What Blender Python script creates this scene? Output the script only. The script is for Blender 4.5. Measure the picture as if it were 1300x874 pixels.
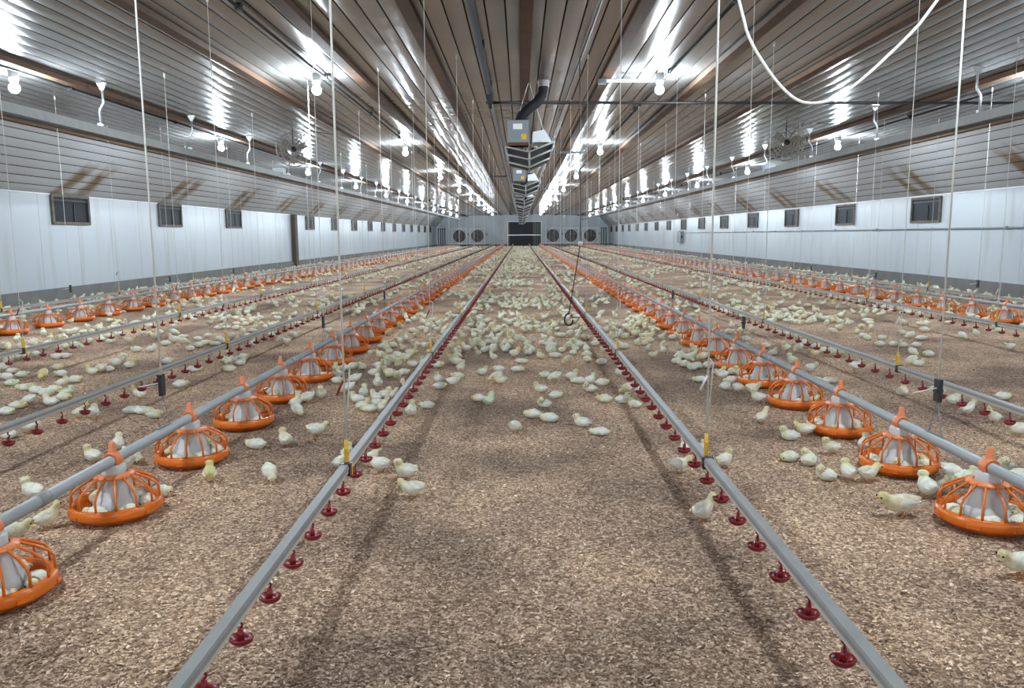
import bpy, math, random
import numpy as np
from mathutils import Matrix, Vector
random.seed(7); rng = np.random.default_rng(11)
for o in list(bpy.data.objects): bpy.data.objects.remove(o, do_unlink=True)
SC = bpy.context.scene; C = SC.collection
PI = math.pi

# ------------------------------------------------------------------ camera, world, exposure
CAMH = 1.15; F = 1000.0
MCAM = (Matrix.Rotation(math.atan(12/F), 3, 'Z') @ Matrix.Rotation(PI/2-math.atan(139/F), 3, 'X')
        @ Matrix.Rotation(math.radians(-.36), 3, 'Z'))
cd = bpy.data.cameras.new('camera'); cam = bpy.data.objects.new('camera', cd); C.objects.link(cam)
cd.sensor_width = 36; cd.lens = F/1300*36; cd.clip_end = 300; cd.clip_start = .05
cam.matrix_world = Matrix.Translation((0,0,CAMH)) @ MCAM.to_4x4(); SC.camera = cam
W = bpy.data.worlds.new('world'); SC.world = W; W.use_nodes = True
W.node_tree.nodes['Background'].inputs[0].default_value = (.5,.6,.7,1)
W.node_tree.nodes['Background'].inputs[1].default_value = .05
vs = SC.view_settings; vs.view_transform = 'Standard'; vs.look = 'None'; vs.gamma = 1; vs.use_curve_mapping = False
vs.exposure = -0.66
BULB = 2900.0                                     # strength of every lamp in the house

def ray(px, py): return MCAM @ Vector(((px-650)/F, (437-py)/F, -1))
def atz(px, py, z):
    d = ray(px, py); t = (z-CAMH)/d.z; return Vector((d.x*t, d.y*t, z))

# ------------------------------------------------------------------ house dimensions (metres)
Y0, Y1 = -8.0, 80.0
XL, XR = -8.5, 8.75                                # side walls
EL, ER = -7.65, 7.80                               # where the flat ceiling meets the sloped haunch
XC, ZC, SL = .05, 3.20, .033
ZW = 1.93                                          # top of the white wall boards
def zceil(x): return ZC-SL*abs(x-XC)

# ------------------------------------------------------------------ materials
MATS = {}
def mat(name, col, rough=.5, metal=0, noise=None, bump=None, spec=.5, trans=0, emit=None, alpha=1, sss=0):
    """noise=(scale, amount, colour2) mixes a second colour; bump=(scale, strength)"""
    m = bpy.data.materials.new(name); m.use_nodes = True; nt = m.node_tree; b = nt.nodes['Principled BSDF']
    b.inputs['Base Color'].default_value = (*col, 1); b.inputs['Roughness'].default_value = rough
    b.inputs['Metallic'].default_value = metal; b.inputs['Specular IOR Level'].default_value = spec
    b.inputs['Transmission Weight'].default_value = trans
    if sss: b.inputs['Subsurface Weight'].default_value = sss; b.inputs['Subsurface Radius'].default_value = (.01,.008,.005)
    if emit: b.inputs['Emission Color'].default_value = (*emit[0], 1); b.inputs['Emission Strength'].default_value = emit[1]
    geo = nt.nodes.new('ShaderNodeNewGeometry')
    if noise:
        n = nt.nodes.new('ShaderNodeTexNoise'); n.inputs['Scale'].default_value = noise[0]; n.inputs['Detail'].default_value = 6
        nt.links.new(geo.outputs['Position'], n.inputs['Vector'])
        r = nt.nodes.new('ShaderNodeValToRGB'); r.color_ramp.elements[0].position = .5-noise[1]/2; r.color_ramp.elements[1].position = .5+noise[1]/2
        r.color_ramp.elements[0].color = (*col, 1); r.color_ramp.elements[1].color = (*noise[2], 1)
        nt.links.new(n.outputs['Fac'], r.inputs['Fac']); nt.links.new(r.outputs['Color'], b.inputs['Base Color'])
    if bump:
        n = nt.nodes.new('ShaderNodeTexNoise'); n.inputs['Scale'].default_value = bump[0]; n.inputs['Detail'].default_value = 4
        nt.links.new(geo.outputs['Position'], n.inputs['Vector'])
        bp = nt.nodes.new('ShaderNodeBump'); bp.inputs['Strength'].default_value = bump[1]; bp.inputs['Distance'].default_value = bump[2] if len(bump) > 2 else .01
        nt.links.new(n.outputs['Fac'], bp.inputs['Height']); nt.links.new(bp.outputs['Normal'], b.inputs['Normal'])
    MATS[name] = m; return m

M = MATS
mat('steel_ceiling', (.31,.31,.305), .22, .25, noise=(.7,.5,(.26,.255,.245)), bump=(2.2,.35,.02))
mat('seam', (.02,.035,.025), .9)
mat('wood', (.13,.074,.042), .8, spec=.2, noise=(5,.6,(.08,.047,.03)), bump=(30,.3))
mat('post_wood', (.10,.075,.05), .8, noise=(6,.6,(.06,.045,.03)))
mat('concrete', (.20,.20,.19), .9, noise=(3,.6,(.13,.13,.125)), bump=(40,.3))
mat('pvc_grey', (.38,.395,.395), .4, noise=(4,.5,(.32,.335,.335)))
mat('galv', (.30,.295,.28), .55, .1, noise=(9,.6,(.23,.225,.215)))
mat('rail_pvc', (.52,.49,.42), .5, noise=(6,.5,(.44,.41,.34)))
mat('orange', (.72,.16,.012), .28)
mat('orange_top', (.75,.22,.08), .4, sss=.0)
mat('hopper', (.54,.53,.51), .5, spec=.3)
mat('feed', (.45,.30,.16), .9, noise=(120,.6,(.32,.2,.1)))
mat('red', (.22,.010,.015), .3)
mat('yellow', (.72,.42,.02), .4)
mat('cord', (.72,.70,.64), .8)
mat('black', (.012,.012,.013), .45)
mat('rubber', (.010,.010,.011), .75, spec=.15, bump=(60,.3))
mat('dark_grey', (.035,.038,.042), .55, spec=.3)
mat('box_grey', (.20,.23,.25), .5)
mat('sheet', (.55,.57,.58), .3, .7)
mat('white_plastic', (.75,.76,.76), .4)
mat('label_white', (.8,.8,.78), .5)
mat('glass_dark', (.010,.013,.018), .55, spec=.12)
mat('inlet_frame', (.17,.14,.10), .7, noise=(8,.6,(.06,.05,.04)))
mat('pipe_dark', (.03,.032,.036), .85, spec=.1)
mat('fan_wire', (.22,.20,.17), .6)
mat('door_black', (.012,.014,.018), .6)
mat('mesh_dark', (.03,.028,.026), .7)
mat('bulb', (1,1,1), .3, emit=((.78,.90,1.0), BULB))
mat('skin', (.60,.28,.12), .6)
mat('eye', (.01,.008,.006), .15)

def wall_material():
    m = mat('wall_board', (.70,.735,.76), .38); nt = m.node_tree; b = nt.nodes['Principled BSDF']; L = nt.links.new
    geo = nt.nodes.new('ShaderNodeNewGeometry'); mp = nt.nodes.new('ShaderNodeMapping'); mp.inputs['Scale'].default_value = (1,2.2,.35)
    n = nt.nodes.new('ShaderNodeTexNoise'); n.inputs['Scale'].default_value = 1.3; n.inputs['Detail'].default_value = 8
    r = nt.nodes.new('ShaderNodeValToRGB'); e = r.color_ramp.elements
    e[0].position = .28; e[0].color = (.40,.41,.40,1); e[1].position = .46; e[1].color = (.46,.505,.54,1)
    L(geo.outputs['Position'], mp.inputs['Vector']); L(mp.outputs['Vector'], n.inputs['Vector']); L(n.outputs['Fac'], r.inputs['Fac']); L(r.outputs['Color'], b.inputs['Base Color'])
wall_material()

def math_node(nt, op, a, b=None):
    n = nt.nodes.new('ShaderNodeMath'); n.operation = op
    for i, v in enumerate((a, b)):
        if v is None: continue
        if isinstance(v, (int, float)): n.inputs[i].default_value = v
        else: nt.links.new(v, n.inputs[i])
    return n.outputs[0]
def haunch_material(name, first):
    """ribbed steel with a brown dust stain blown up above every air inlet (4.25 m apart)"""
    m = mat(name, (.4,.4,.4), .34, .1); nt = m.node_tree; b = nt.nodes['Principled BSDF']; L = nt.links.new
    geo = nt.nodes.new('ShaderNodeNewGeometry'); s = nt.nodes.new('ShaderNodeSeparateXYZ'); L(geo.outputs['Position'], s.inputs[0])
    n = nt.nodes.new('ShaderNodeTexNoise'); n.inputs['Scale'].default_value = 2.3; n.inputs['Detail'].default_value = 5; L(geo.outputs['Position'], n.inputs['Vector'])
    lean = math_node(nt, 'MULTIPLY', math_node(nt, 'SUBTRACT', s.outputs['Z'], ZW), .75)
    y = math_node(nt, 'SUBTRACT', math_node(nt, 'SUBTRACT', s.outputs['Y'], lean), first-4.25*20.5)
    fr = math_node(nt, 'SUBTRACT', math_node(nt, 'FRACT', math_node(nt, 'DIVIDE', y, 4.25)), .5)   # 0 above an inlet
    d = math_node(nt, 'MULTIPLY', math_node(nt, 'ABSOLUTE', fr), 4.25)
    two = math_node(nt, 'ABSOLUTE', math_node(nt, 'SUBTRACT', d, .33))                                # two tongues
    a = math_node(nt, 'SUBTRACT', 1.0, math_node(nt, 'DIVIDE', two, .34))
    hz = math_node(nt, 'SUBTRACT', 1.0, math_node(nt, 'DIVIDE', math_node(nt, 'ABSOLUTE', math_node(nt, 'SUBTRACT', s.outputs['Z'], 2.22)), .42))
    v = math_node(nt, 'ADD', math_node(nt, 'MINIMUM', a, hz), math_node(nt, 'MULTIPLY', math_node(nt, 'SUBTRACT', n.outputs['Fac'], .5), 1.3))
    r = nt.nodes.new('ShaderNodeValToRGB'); e = r.color_ramp.elements
    e[0].position = .12; e[0].color = (.40,.41,.42,1); e[1].position = .75; e[1].color = (.17,.115,.062,1)
    L(v, r.inputs['Fac']); L(r.outputs['Color'], b.inputs['Base Color'])
haunch_material('haunch_left', 14.95); haunch_material('haunch_right', 17.3)

def litter_material():
    m = mat('litter', (.36,.26,.19), .95, spec=.2); nt = m.node_tree; b = nt.nodes['Principled BSDF']; L = nt.links.new
    geo = nt.nodes.new('ShaderNodeNewGeometry')
    v = nt.nodes.new('ShaderNodeTexVoronoi'); v.inputs['Scale'].default_value = 110; v.inputs['Randomness'].default_value = 1
    L(geo.outputs['Position'], v.inputs['Vector'])
    rgb = nt.nodes.new('ShaderNodeSeparateColor'); L(v.outputs['Color'], rgb.inputs[0])
    r = nt.nodes.new('ShaderNodeValToRGB'); e = r.color_ramp.elements
    e[0].position = 0; e[0].color = (.17,.11,.075,1); e[1].position = 1; e[1].color = (.72,.56,.42,1)
    x = e.new(.55); x.color = (.37,.26,.19,1)
    L(rgb.outputs[0], r.inputs['Fac'])
    n = nt.nodes.new('ShaderNodeTexNoise'); n.inputs['Scale'].default_value = 1.1; n.inputs['Detail'].default_value = 5; L(geo.outputs['Position'], n.inputs['Vector'])
    r2 = nt.nodes.new('ShaderNodeValToRGB'); e = r2.color_ramp.elements
    e[0].position = .38; e[0].color = (.66,.61,.59,1); e[1].position = .60; e[1].color = (1.36,1.27,1.16,1)
    L(n.outputs['Fac'], r2.inputs['Fac'])
    mx = nt.nodes.new('ShaderNodeMix'); mx.data_type = 'RGBA'; mx.blend_type = 'MULTIPLY'; mx.inputs['Factor'].default_value = 1
    L(r.outputs['Color'], mx.inputs['A']); L(r2.outputs['Color'], mx.inputs['B']); L(mx.outputs['Result'], b.inputs['Base Color'])
    n2 = nt.nodes.new('ShaderNodeTexNoise'); n2.inputs['Scale'].default_value = 70; n2.inputs['Detail'].default_value = 3; L(geo.outputs['Position'], n2.inputs['Vector'])
    bp = nt.nodes.new('ShaderNodeBump'); bp.inputs['Strength'].default_value = .7; bp.inputs['Distance'].default_value = .015
    L(n2.outputs['Fac'], bp.inputs['Height']); L(bp.outputs['Normal'], b.inputs['Normal'])
litter_material()
def tint_material(name, c0, c1, rough, attr, mid=None, patch=False):
    m = mat(name, c0, rough, spec=.2); nt = m.node_tree; b = nt.nodes['Principled BSDF']; L = nt.links.new
    a = nt.nodes.new('ShaderNodeAttribute'); a.attribute_name = attr
    r = nt.nodes.new('ShaderNodeValToRGB'); e = r.color_ramp.elements; e[0].color = (*c0,1); e[1].color = (*c1,1)
    if mid: x = e.new(.5); x.color = (*mid,1)
    L(a.outputs['Fac'], r.inputs['Fac'])
    L(r.outputs['Color'], b.inputs['Base Color'])
    return m, nt, b, r
m, nt, b, r = tint_material('flake', (.14,.09,.062), (.95,.80,.64), .9, 'tint', (.48,.35,.26))
flake_parts = (nt, b, r)
def patchy(nt, b, r):
    # the same darker and paler noise patches as the litter underneath
    L = nt.links.new; geo = nt.nodes.new('ShaderNodeNewGeometry')
    n = nt.nodes.new('ShaderNodeTexNoise'); n.inputs['Scale'].default_value = 1.1; n.inputs['Detail'].default_value = 5; L(geo.outputs['Position'], n.inputs['Vector'])
    r2 = nt.nodes.new('ShaderNodeValToRGB'); e = r2.color_ramp.elements
    e[0].position = .38; e[0].color = (.66,.61,.59,1); e[1].position = .60; e[1].color = (1.36,1.27,1.16,1)
    mx = nt.nodes.new('ShaderNodeMix'); mx.data_type = 'RGBA'; mx.blend_type = 'MULTIPLY'; mx.inputs['Factor'].default_value = 1
    L(n.outputs['Fac'], r2.inputs['Fac']); L(r.outputs['Color'], mx.inputs['A']); L(r2.outputs['Color'], mx.inputs['B']); L(mx.outputs['Result'], b.inputs['Base Color'])
patchy(*flake_parts)
def chick_down():
    """pale down: 'yel' (per vertex, high on head and neck) and a per-chick random tint"""
    for nm, attr in (('down', None), ('down_far', 'tint')):
        m = mat(nm, (.8,.78,.6), .9, spec=.15); nt = m.node_tree; b = nt.nodes['Principled BSDF']; L = nt.links.new
        a = nt.nodes.new('ShaderNodeAttribute'); a.attribute_name = 'yel'
        if attr: t = nt.nodes.new('ShaderNodeAttribute'); t.attribute_name = attr; rnd = t.outputs['Fac']
        else: t = nt.nodes.new('ShaderNodeObjectInfo'); rnd = t.outputs['Random']
        r1 = nt.nodes.new('ShaderNodeValToRGB'); e = r1.color_ramp.elements             # head and neck
        e[0].color = (.74,.75,.48,1); e[1].color = (.74,.62,.30,1); x = e.new(.5); x.color = (.77,.73,.48,1)
        r0 = nt.nodes.new('ShaderNodeValToRGB'); e = r0.color_ramp.elements             # body
        e[0].color = (.82,.82,.72,1); e[1].color = (.80,.74,.52,1); x = e.new(.7); x.color = (.83,.81,.67,1)
        L(rnd, r1.inputs['Fac']); L(rnd, r0.inputs['Fac'])
        mx = nt.nodes.new('ShaderNodeMix'); mx.data_type = 'RGBA'; L(a.outputs['Fac'], mx.inputs['Factor'])
        L(r0.outputs['Color'], mx.inputs['A']); L(r1.outputs['Color'], mx.inputs['B'])
        nz = nt.nodes.new('ShaderNodeTexNoise'); nz.inputs['Scale'].default_value = 38; nz.inputs['Detail'].default_value = 5; ge = nt.nodes.new('ShaderNodeNewGeometry'); L(ge.outputs['Position'], nz.inputs['Vector'])
        rz_ = nt.nodes.new('ShaderNodeValToRGB'); ee = rz_.color_ramp.elements; ee[0].position = .38; ee[0].color = (.82,.80,.72,1); ee[1].position = .58; ee[1].color = (1,1,1,1); L(nz.outputs['Fac'], rz_.inputs['Fac'])
        m2 = nt.nodes.new('ShaderNodeMix'); m2.data_type = 'RGBA'; m2.blend_type = 'MULTIPLY'; m2.inputs['Factor'].default_value = 1
        L(mx.outputs['Result'], m2.inputs['A']); L(rz_.outputs['Color'], m2.inputs['B']); L(m2.outputs['Result'], b.inputs['Base Color'])
        tc = nt.nodes.new('ShaderNodeTexCoord'); n = nt.nodes.new('ShaderNodeTexNoise'); n.inputs['Scale'].default_value = 260; n.inputs['Detail'].default_value = 3
        L(tc.outputs['Object'], n.inputs['Vector']); bp = nt.nodes.new('ShaderNodeBump'); bp.inputs['Strength'].default_value = .5; bp.inputs['Distance'].default_value = .004
        L(n.outputs['Fac'], bp.inputs['Height']); L(bp.outputs['Normal'], b.inputs['Normal'])
        b.inputs['Sheen Weight'].default_value = .3
chick_down()
mat('wing', (.82,.82,.76), .8, spec=.15)
mat('down_yellow', (.70,.60,.28), .9, spec=.15); mat('down_green', (.58,.68,.44), .9, spec=.15)

# ------------------------------------------------------------------ mesh helpers
class MB:
    def __init__(s): s.v = []; s.f = []; s.m = []; s.sm = []
    def add(s, vs_, fs, mi=0, smooth=False):
        o = len(s.v); s.v += [tuple(p) for p in vs_]
        for f in fs: s.f.append(tuple(i+o for i in f)); s.m.append(mi); s.sm.append(smooth)
        return s
    def box(s, c, d, mi=0, rz=0):
        x, y, z = d[0]/2, d[1]/2, d[2]/2; cs, sn = math.cos(rz), math.sin(rz)
        P = [(sx*x, sy*y, sz*z) for sz in (-1,1) for sy in (-1,1) for sx in (-1,1)]
        P = [(c[0]+p[0]*cs-p[1]*sn, c[1]+p[0]*sn+p[1]*cs, c[2]+p[2]) for p in P]
        return s.add(P, [(0,2,3,1),(4,5,7,6),(0,1,5,4),(2,6,7,3),(0,4,6,2),(1,3,7,5)], mi)
    def tube(s, path, r, n=6, mi=0, caps=True, smooth=True):
        P = [Vector(p) for p in path]; R = r if isinstance(r, (list, tuple)) else [r]*len(P)
        vs_ = []; side = None
        for i, p in enumerate(P):
            t = (P[min(i+1,len(P)-1)]-P[max(i-1,0)]).normalized()
            if side is None:
                side = t.cross(Vector((0,0,1)))
                if side.length < .05: side = t.cross(Vector((0,1,0)))
            side = (side-t*side.dot(t)).normalized(); up = side.cross(t)
            vs_ += [p+side*math.cos(2*PI*k/n)*R[i]+up*math.sin(2*PI*k/n)*R[i] for k in range(n)]
        fs = [(i*n+k, i*n+(k+1)%n, (i+1)*n+(k+1)%n, (i+1)*n+k) for i in range(len(P)-1) for k in range(n)]
        if caps: fs += [tuple(range(n-1,-1,-1)), tuple(range((len(P)-1)*n, len(P)*n))]
        return s.add(vs_, fs, mi, smooth)
    def lathe(s, prof, n=24, mi=0, smooth=True, c=(0,0,0), axis='Z'):
        vs_ = []
        for r, z in prof:
            for k in range(n):
                a = 2*PI*k/n; x, y = r*math.cos(a), r*math.sin(a)
                vs_.append((c[0]+x, c[1]+y, c[2]+z) if axis == 'Z' else (c[0]+x, c[1]+z, c[2]+y))
        fs = [(i*n+k, i*n+(k+1)%n, (i+1)*n+(k+1)%n, (i+1)*n+k) for i in range(len(prof)-1) for k in range(n)]
        return s.add(vs_, fs, mi, smooth)
    def extrude(s, prof, y0, y1, mi=0, smooth=False, closed=True):
        n = len(prof); vs_ = [(x,y0,z) for x,z in prof]+[(x,y1,z) for x,z in prof]
        fs = [(k,(k+1)%n,n+(k+1)%n,n+k) for k in range(n if closed else n-1)]
        if closed: fs += [tuple(range(n-1,-1,-1)), tuple(range(n,2*n))]
        return s.add(vs_, fs, mi, smooth)
    def ball(s, c, r, n=10, mi=0, sx=1, sy=1, sz=1):
        k = n//2; prof = [(math.sin(PI*i/k)*r, -math.cos(PI*i/k)*r) for i in range(k+1)]
        o = len(s.v); s.lathe(prof, n, mi)
        for i in range(o, len(s.v)):
            x,y,z = s.v[i]; s.v[i] = (c[0]+x*sx, c[1]+y*sy, c[2]+z*sz)
        return s
    def mesh(s, name, mats):
        me = bpy.data.meshes.new(name); me.from_pydata(s.v, [], s.f)
        for m_ in ([mats] if isinstance(mats, str) else mats): me.materials.append(MATS[m_])
        me.polygons.foreach_set('material_index', s.m); me.polygons.foreach_set('use_smooth', s.sm); me.update()
        return me
def ob(name, me, parent=None, loc=(0,0,0), rz=0, label=None, cat=None, group=None, kind=None):
    o = bpy.data.objects.new(name, me); C.objects.link(o); o.location = loc; o.rotation_euler = (0,0,rz)
    if parent is not None: o.parent = parent
    if label: o['label'] = label
    if cat: o['category'] = cat
    if group: o['group'] = group
    if kind: o['kind'] = kind
    return o
def thing(name, label, cat, loc=(0,0,0), rz=0, group=None): return ob(name, None, None, loc, rz, label, cat, group)
ORD = ['', 'nearest', 'second nearest', 'third nearest', 'fourth nearest', 'fifth nearest', 'sixth nearest', 'seventh nearest', 'eighth nearest',
       'ninth nearest', 'tenth nearest', 'eleventh nearest', 'twelfth nearest', 'thirteenth nearest', 'fourteenth nearest', 'fifteenth nearest',
       'sixteenth nearest', 'seventeenth nearest', 'eighteenth nearest', 'nineteenth nearest', 'twentieth nearest']

# ------------------------------------------------------------------ the setting
fl = ob('floor', MB().add([(XL-.2,Y0-.2,0),(XR+.2,Y0-.2,0),(XR+.2,Y1+.2,0),(XL-.2,Y1+.2,0)], [(0,1,2,3)]).mesh('floor','litter'), kind='structure')
# ceiling: dark backing sheet, the steel panels hang from it as separate strips with open seams
mb = MB()
prof = [(XL-.1,ZW), (EL-.06,zceil(EL)+.04), (XC,ZC+.04), (ER+.06,zceil(ER)+.04), (XR+.1,ZW)]
prof2 = prof+[(x,z+.12) for x,z in prof[::-1]]
mb.extrude(prof2, Y0-.1, Y1+.1)
ceil = ob('ceiling', mb.mesh('ceiling','seam'), kind='structure')
def strip_mesh(w, bulge, m):
    mb = MB().extrude([(-w/2+w*i/6, -bulge*math.sin(PI*i/6)) for i in range(7)], Y0, Y1, smooth=True, closed=False)
    for x in (-w/2, w/2): mb.extrude([(x,0),(x,.03)], Y0, Y1, 1, closed=False)
    return mb.mesh('ceiling_panel', [m,'seam'])
P_ = .1835; sm_ = strip_mesh(P_-.015, .006, 'steel_ceiling')
for side, edge in ((-1, EL), (1, ER)):
    x = XC+side*P_/2
    while abs(x) < abs(edge)-P_*.3:
        o = ob('ceiling_panel', sm_, ceil, (x,0,zceil(x)+.006)); o.rotation_euler = (0, side*math.atan(SL), 0); x += side*P_
for side, ex, wx, hm in ((-1, EL, XL, 'haunch_left'), (1, ER, XR, 'haunch_right')):
    ze = zceil(ex); dx, dz = wx-ex, ZW-ze; Ln = math.hypot(dx,dz); n = 8; hmesh = strip_mesh(Ln/n-.014, .005, hm)
    for i in range(n):
        t = (i+.5)/n; o = ob('ceiling_panel', hmesh, ceil, (ex+dx*t, 0, ze+dz*t)); o.rotation_euler = (0, side*math.atan2(-dz, abs(dx)), 0)
# wooden purlins under the ceiling
tn = 1
for x in (.06, -.99, -2.0, -3.23, -5.37, -7.62, 1.095, 2.32, 3.48, 5.75, 7.76):
    w, h = (.12,.06) if abs(x) < 6 else (.08,.06)
    ob('trim_%d' % tn, MB().box((x,(Y0+Y1)/2,zceil(x)-.006-h/2), (w,Y1-Y0,h)).mesh('trim','wood'), kind='structure'); tn += 1
# side walls: backing, boards 1.22 m wide, concrete curb
board = MB().box((0,0,0), (.02,1.214,ZW-.23)).mesh('wall_board','wall_board')
for nm, xw, s in (('left',XL,-1), ('right',XR,1)):
    w = ob('wall_'+nm, MB().box((xw+s*.06,(Y0+Y1)/2,ZW/2), (.1,Y1-Y0,ZW)).mesh('wall','seam'), kind='structure')
    y = Y0+.61; k = 0
    while y < 34: ob('wall_board', board, w, (xw+s*.0,y,(ZW+.23)/2)); y += 1.22
    ob('wall_board', MB().box((xw,(y-.61+Y1)/2,(ZW+.23)/2), (.02,Y1-y+.61,ZW-.23)).mesh('wall_board','wall_board'), w)
    ob('baseboard_'+nm, MB().box((xw-s*.02,(Y0+Y1)/2,.115), (.1,Y1-Y0,.23)).mesh('curb','concrete'), kind='structure')
    ob('trim_%d' % tn, MB().box((xw-s*.014,(Y0+Y1)/2,ZW-.005), (.03,Y1-Y0,.02)).mesh('trim','white_plastic'), kind='structure'); tn += 1
pp = ray(371,300); yp = XL/pp.x*pp.y
ob('trim_%d' % tn, MB().box((XL+.1,yp,.97), (.14,.32,1.93)).mesh('post','post_wood'), kind='structure'); tn += 1
# far end wall and the wall behind the camera
ew = [(XL,0),(XR,0),(XR,ZW),(ER,zceil(ER)),(XC,ZC),(EL,zceil(EL)),(XL,ZW)]
for nm, y0, y1 in (('far', Y1, Y1+.1), ('near', Y0-.1, Y0)):
    ob('wall_'+nm, MB().extrude([(x,z) for x,z in ew], y0, y1).mesh('wall','wall_board'), kind='structure')
ob('baseboard_far', MB().box(((XL+XR)/2,Y1-.03,.1), (XR-XL,.06,.2)).mesh('curb','concrete'), kind='structure')
d1 = ob('door_1', MB().box((.37,Y1-.04,1.2), (3.3,.06,2.4)).mesh('door','door_black'), kind='structure')
ob('door_rail', MB().box((.37,Y1-.085,1.1), (3.3,.03,.05)).mesh('rail','sheet'), d1)
for x in (-1.32, 2.06): ob('door_frame', MB().box((x,Y1-.05,1.2), (.08,.1,2.4)).mesh('frame','white_plastic'), d1)
ob('door_frame', MB().box((.37,Y1-.05,2.44), (3.5,.1,.08)).mesh('frame','white_plastic'), d1)

# ------------------------------------------------------------------ air inlets in the side walls
fm = MB()
for a in ((0,0,.25),(0,0,-.25)): fm.box(a, (.06,1.24,.05))
for a in ((0,.6,0),(0,-.6,0)): fm.box(a, (.06,.06,.5))
fm = fm.mesh('frame','inlet_frame'); pm = MB().box((-.005,0,0), (.02,1.16,.46)).mesh('pane','glass_dark')
lm = MB().box((.012,0,.17), (.02,1.12,.03)).box((.012,.1,-.05),(.012,.02,.32)).mesh('latch','dark_grey')
for s, xw, first, zc in ((-1, XL, 14.95, 1.66), (1, XR, 17.3, 1.62)):
    k = 0
    for i in range(-1 if s > 0 else 0, 15):
        y = first+4.25*i
        if s < 0 and i == 3: continue
        k += 1; sd = 'left' if s < 0 else 'right'
        lb = f'{ORD[k]} dark air inlet with dirty frame in the {sd} wall' if k <= 10 else f'tiny far dark air inlet towards end of the {sd} wall'
        t = thing('air_inlet', lb, 'air inlet', (xw-s*.022,y,zc), 0 if s < 0 else PI, f'air inlets along the {sd} wall')
        ob('frame', fm, t); o = ob('pane', pm, t)
        if k < 8: ob('latch', lm, o)

# ------------------------------------------------------------------ lamps
sock = MB().lathe([(.02,.20),(.055,.195),(.05,.09),(.035,.06),(.03,.035),(.0,.035)], 14).mesh('socket','white_plastic')
bulb = MB().ball((0,0,0), .055, 12).mesh('bulb','bulb')
rows = [('left inner', -2.47, 2.45, 7.42, 10), ('right inner', 1.74, 2.75, 7.45, 10), ('left outer', -5.62, 2.9, 6.1, 12), ('right outer', 6.12, 3.4, 6.12, 12)]
for nm, x, y, dy, n in rows:
    k = 0
    for i in range(-1, n):
        yy = y+dy*i; zb = zceil(x)-.215
        if i >= 1: k += 1
        lb = (f'{ORD[k]} glowing bulb in view on the {nm} lamp row' if 0 < k <= 8 else f'small far glowing bulb deep in the {nm} lamp row' if k else f'bulb of the {nm} row out of frame overhead')
        t = thing('ceiling_lamp', lb, 'lamp', (x,yy,zb), 0, f'bulbs of the {nm} lamp row')
        ob('socket', sock, t); ob('bulb', bulb, t)
        if nm == 'right inner' and k == 1:                       # this lamp hangs on a white cross arm
            za = zceil(1.4)-.10-zb
            ob('cross_arm', MB().box((-.37,.06,za), (.62,.035,.03)).mesh('bar','white_plastic'), t)
            ob('junction_box', MB().box((-.71,.06,za-.01), (.10,.08,.06)).box((-.71,.015,za-.01),(.06,.02,.04)).mesh('box','box_grey'), t)
    mb = MB().tube([(x+.08,Y0,zceil(x)-.04),(x+.08,Y1,zceil(x)-.04)], .014, 6)
    for j in range(26): mb.box((x+.08, 1+3*j, zceil(x)-.035), (.05,.06,.06))
    ob('lamp_conduit', mb.mesh('conduit','dark_grey'), label=f'dark thin conduit feeding the {nm} row of lamps', cat='conduit', group='lamp conduits')
# ------------------------------------------------------------------ tube heaters hung along both sides
def hanger():
    mb = MB(); mb.add([(-.06,-.02,0),(.06,-.02,0),(.06,.02,0),(-.06,.02,0),(-.014,-.012,-.09),(.014,-.012,-.09),(.014,.012,-.09),(-.014,.012,-.09)],
        [(0,1,2,3),(0,4,5,1),(1,5,6,2),(2,6,7,3),(3,7,4,0),(4,7,6,5)])
    mb.tube([(0,0,-.08),(0,0,-.24),(.05,0,-.32),(.05,0,-.50)], .014, 8); mb.box((.05,0,-.52),(.05,.05,.07)); return mb.mesh('hanger','sheet')
hm_ = hanger()
for nm, x, first in (('left', -5.13, 9.95), ('right', 5.24, 9.42)):
    t = thing('tube_heater', f'long grey sheet-metal heater channel hung below the {nm} ceiling', 'heater', (x,0,0))
    zt = zceil(x)-.006; s = 1 if x > 0 else -1
    cx = s*.05
    ob('reflector', MB().extrude([(cx-.11,zt-.64),(cx-.085,zt-.53),(cx+.085,zt-.53),(cx+.11,zt-.64),(cx+.10,zt-.64),(cx+.078,zt-.538),(cx-.078,zt-.538),(cx-.10,zt-.64)], 3.5, 70).mesh('reflector','galv'), t)
    ob('tube', MB().tube([(cx,3.4,zt-.60),(cx,70.2,zt-.60)], .035, 8).mesh('tube','box_grey'), t)
    for i in range(-2, 16): 
        o = ob('hanger', hm_, t, (0,first+2.65*i,zt)); o.scale = (s,1,1)
    ob('bracket', MB().box((cx,17.2,zt-.50),(.22,.2,.14)).mesh('bracket','box_grey'), t)

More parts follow.
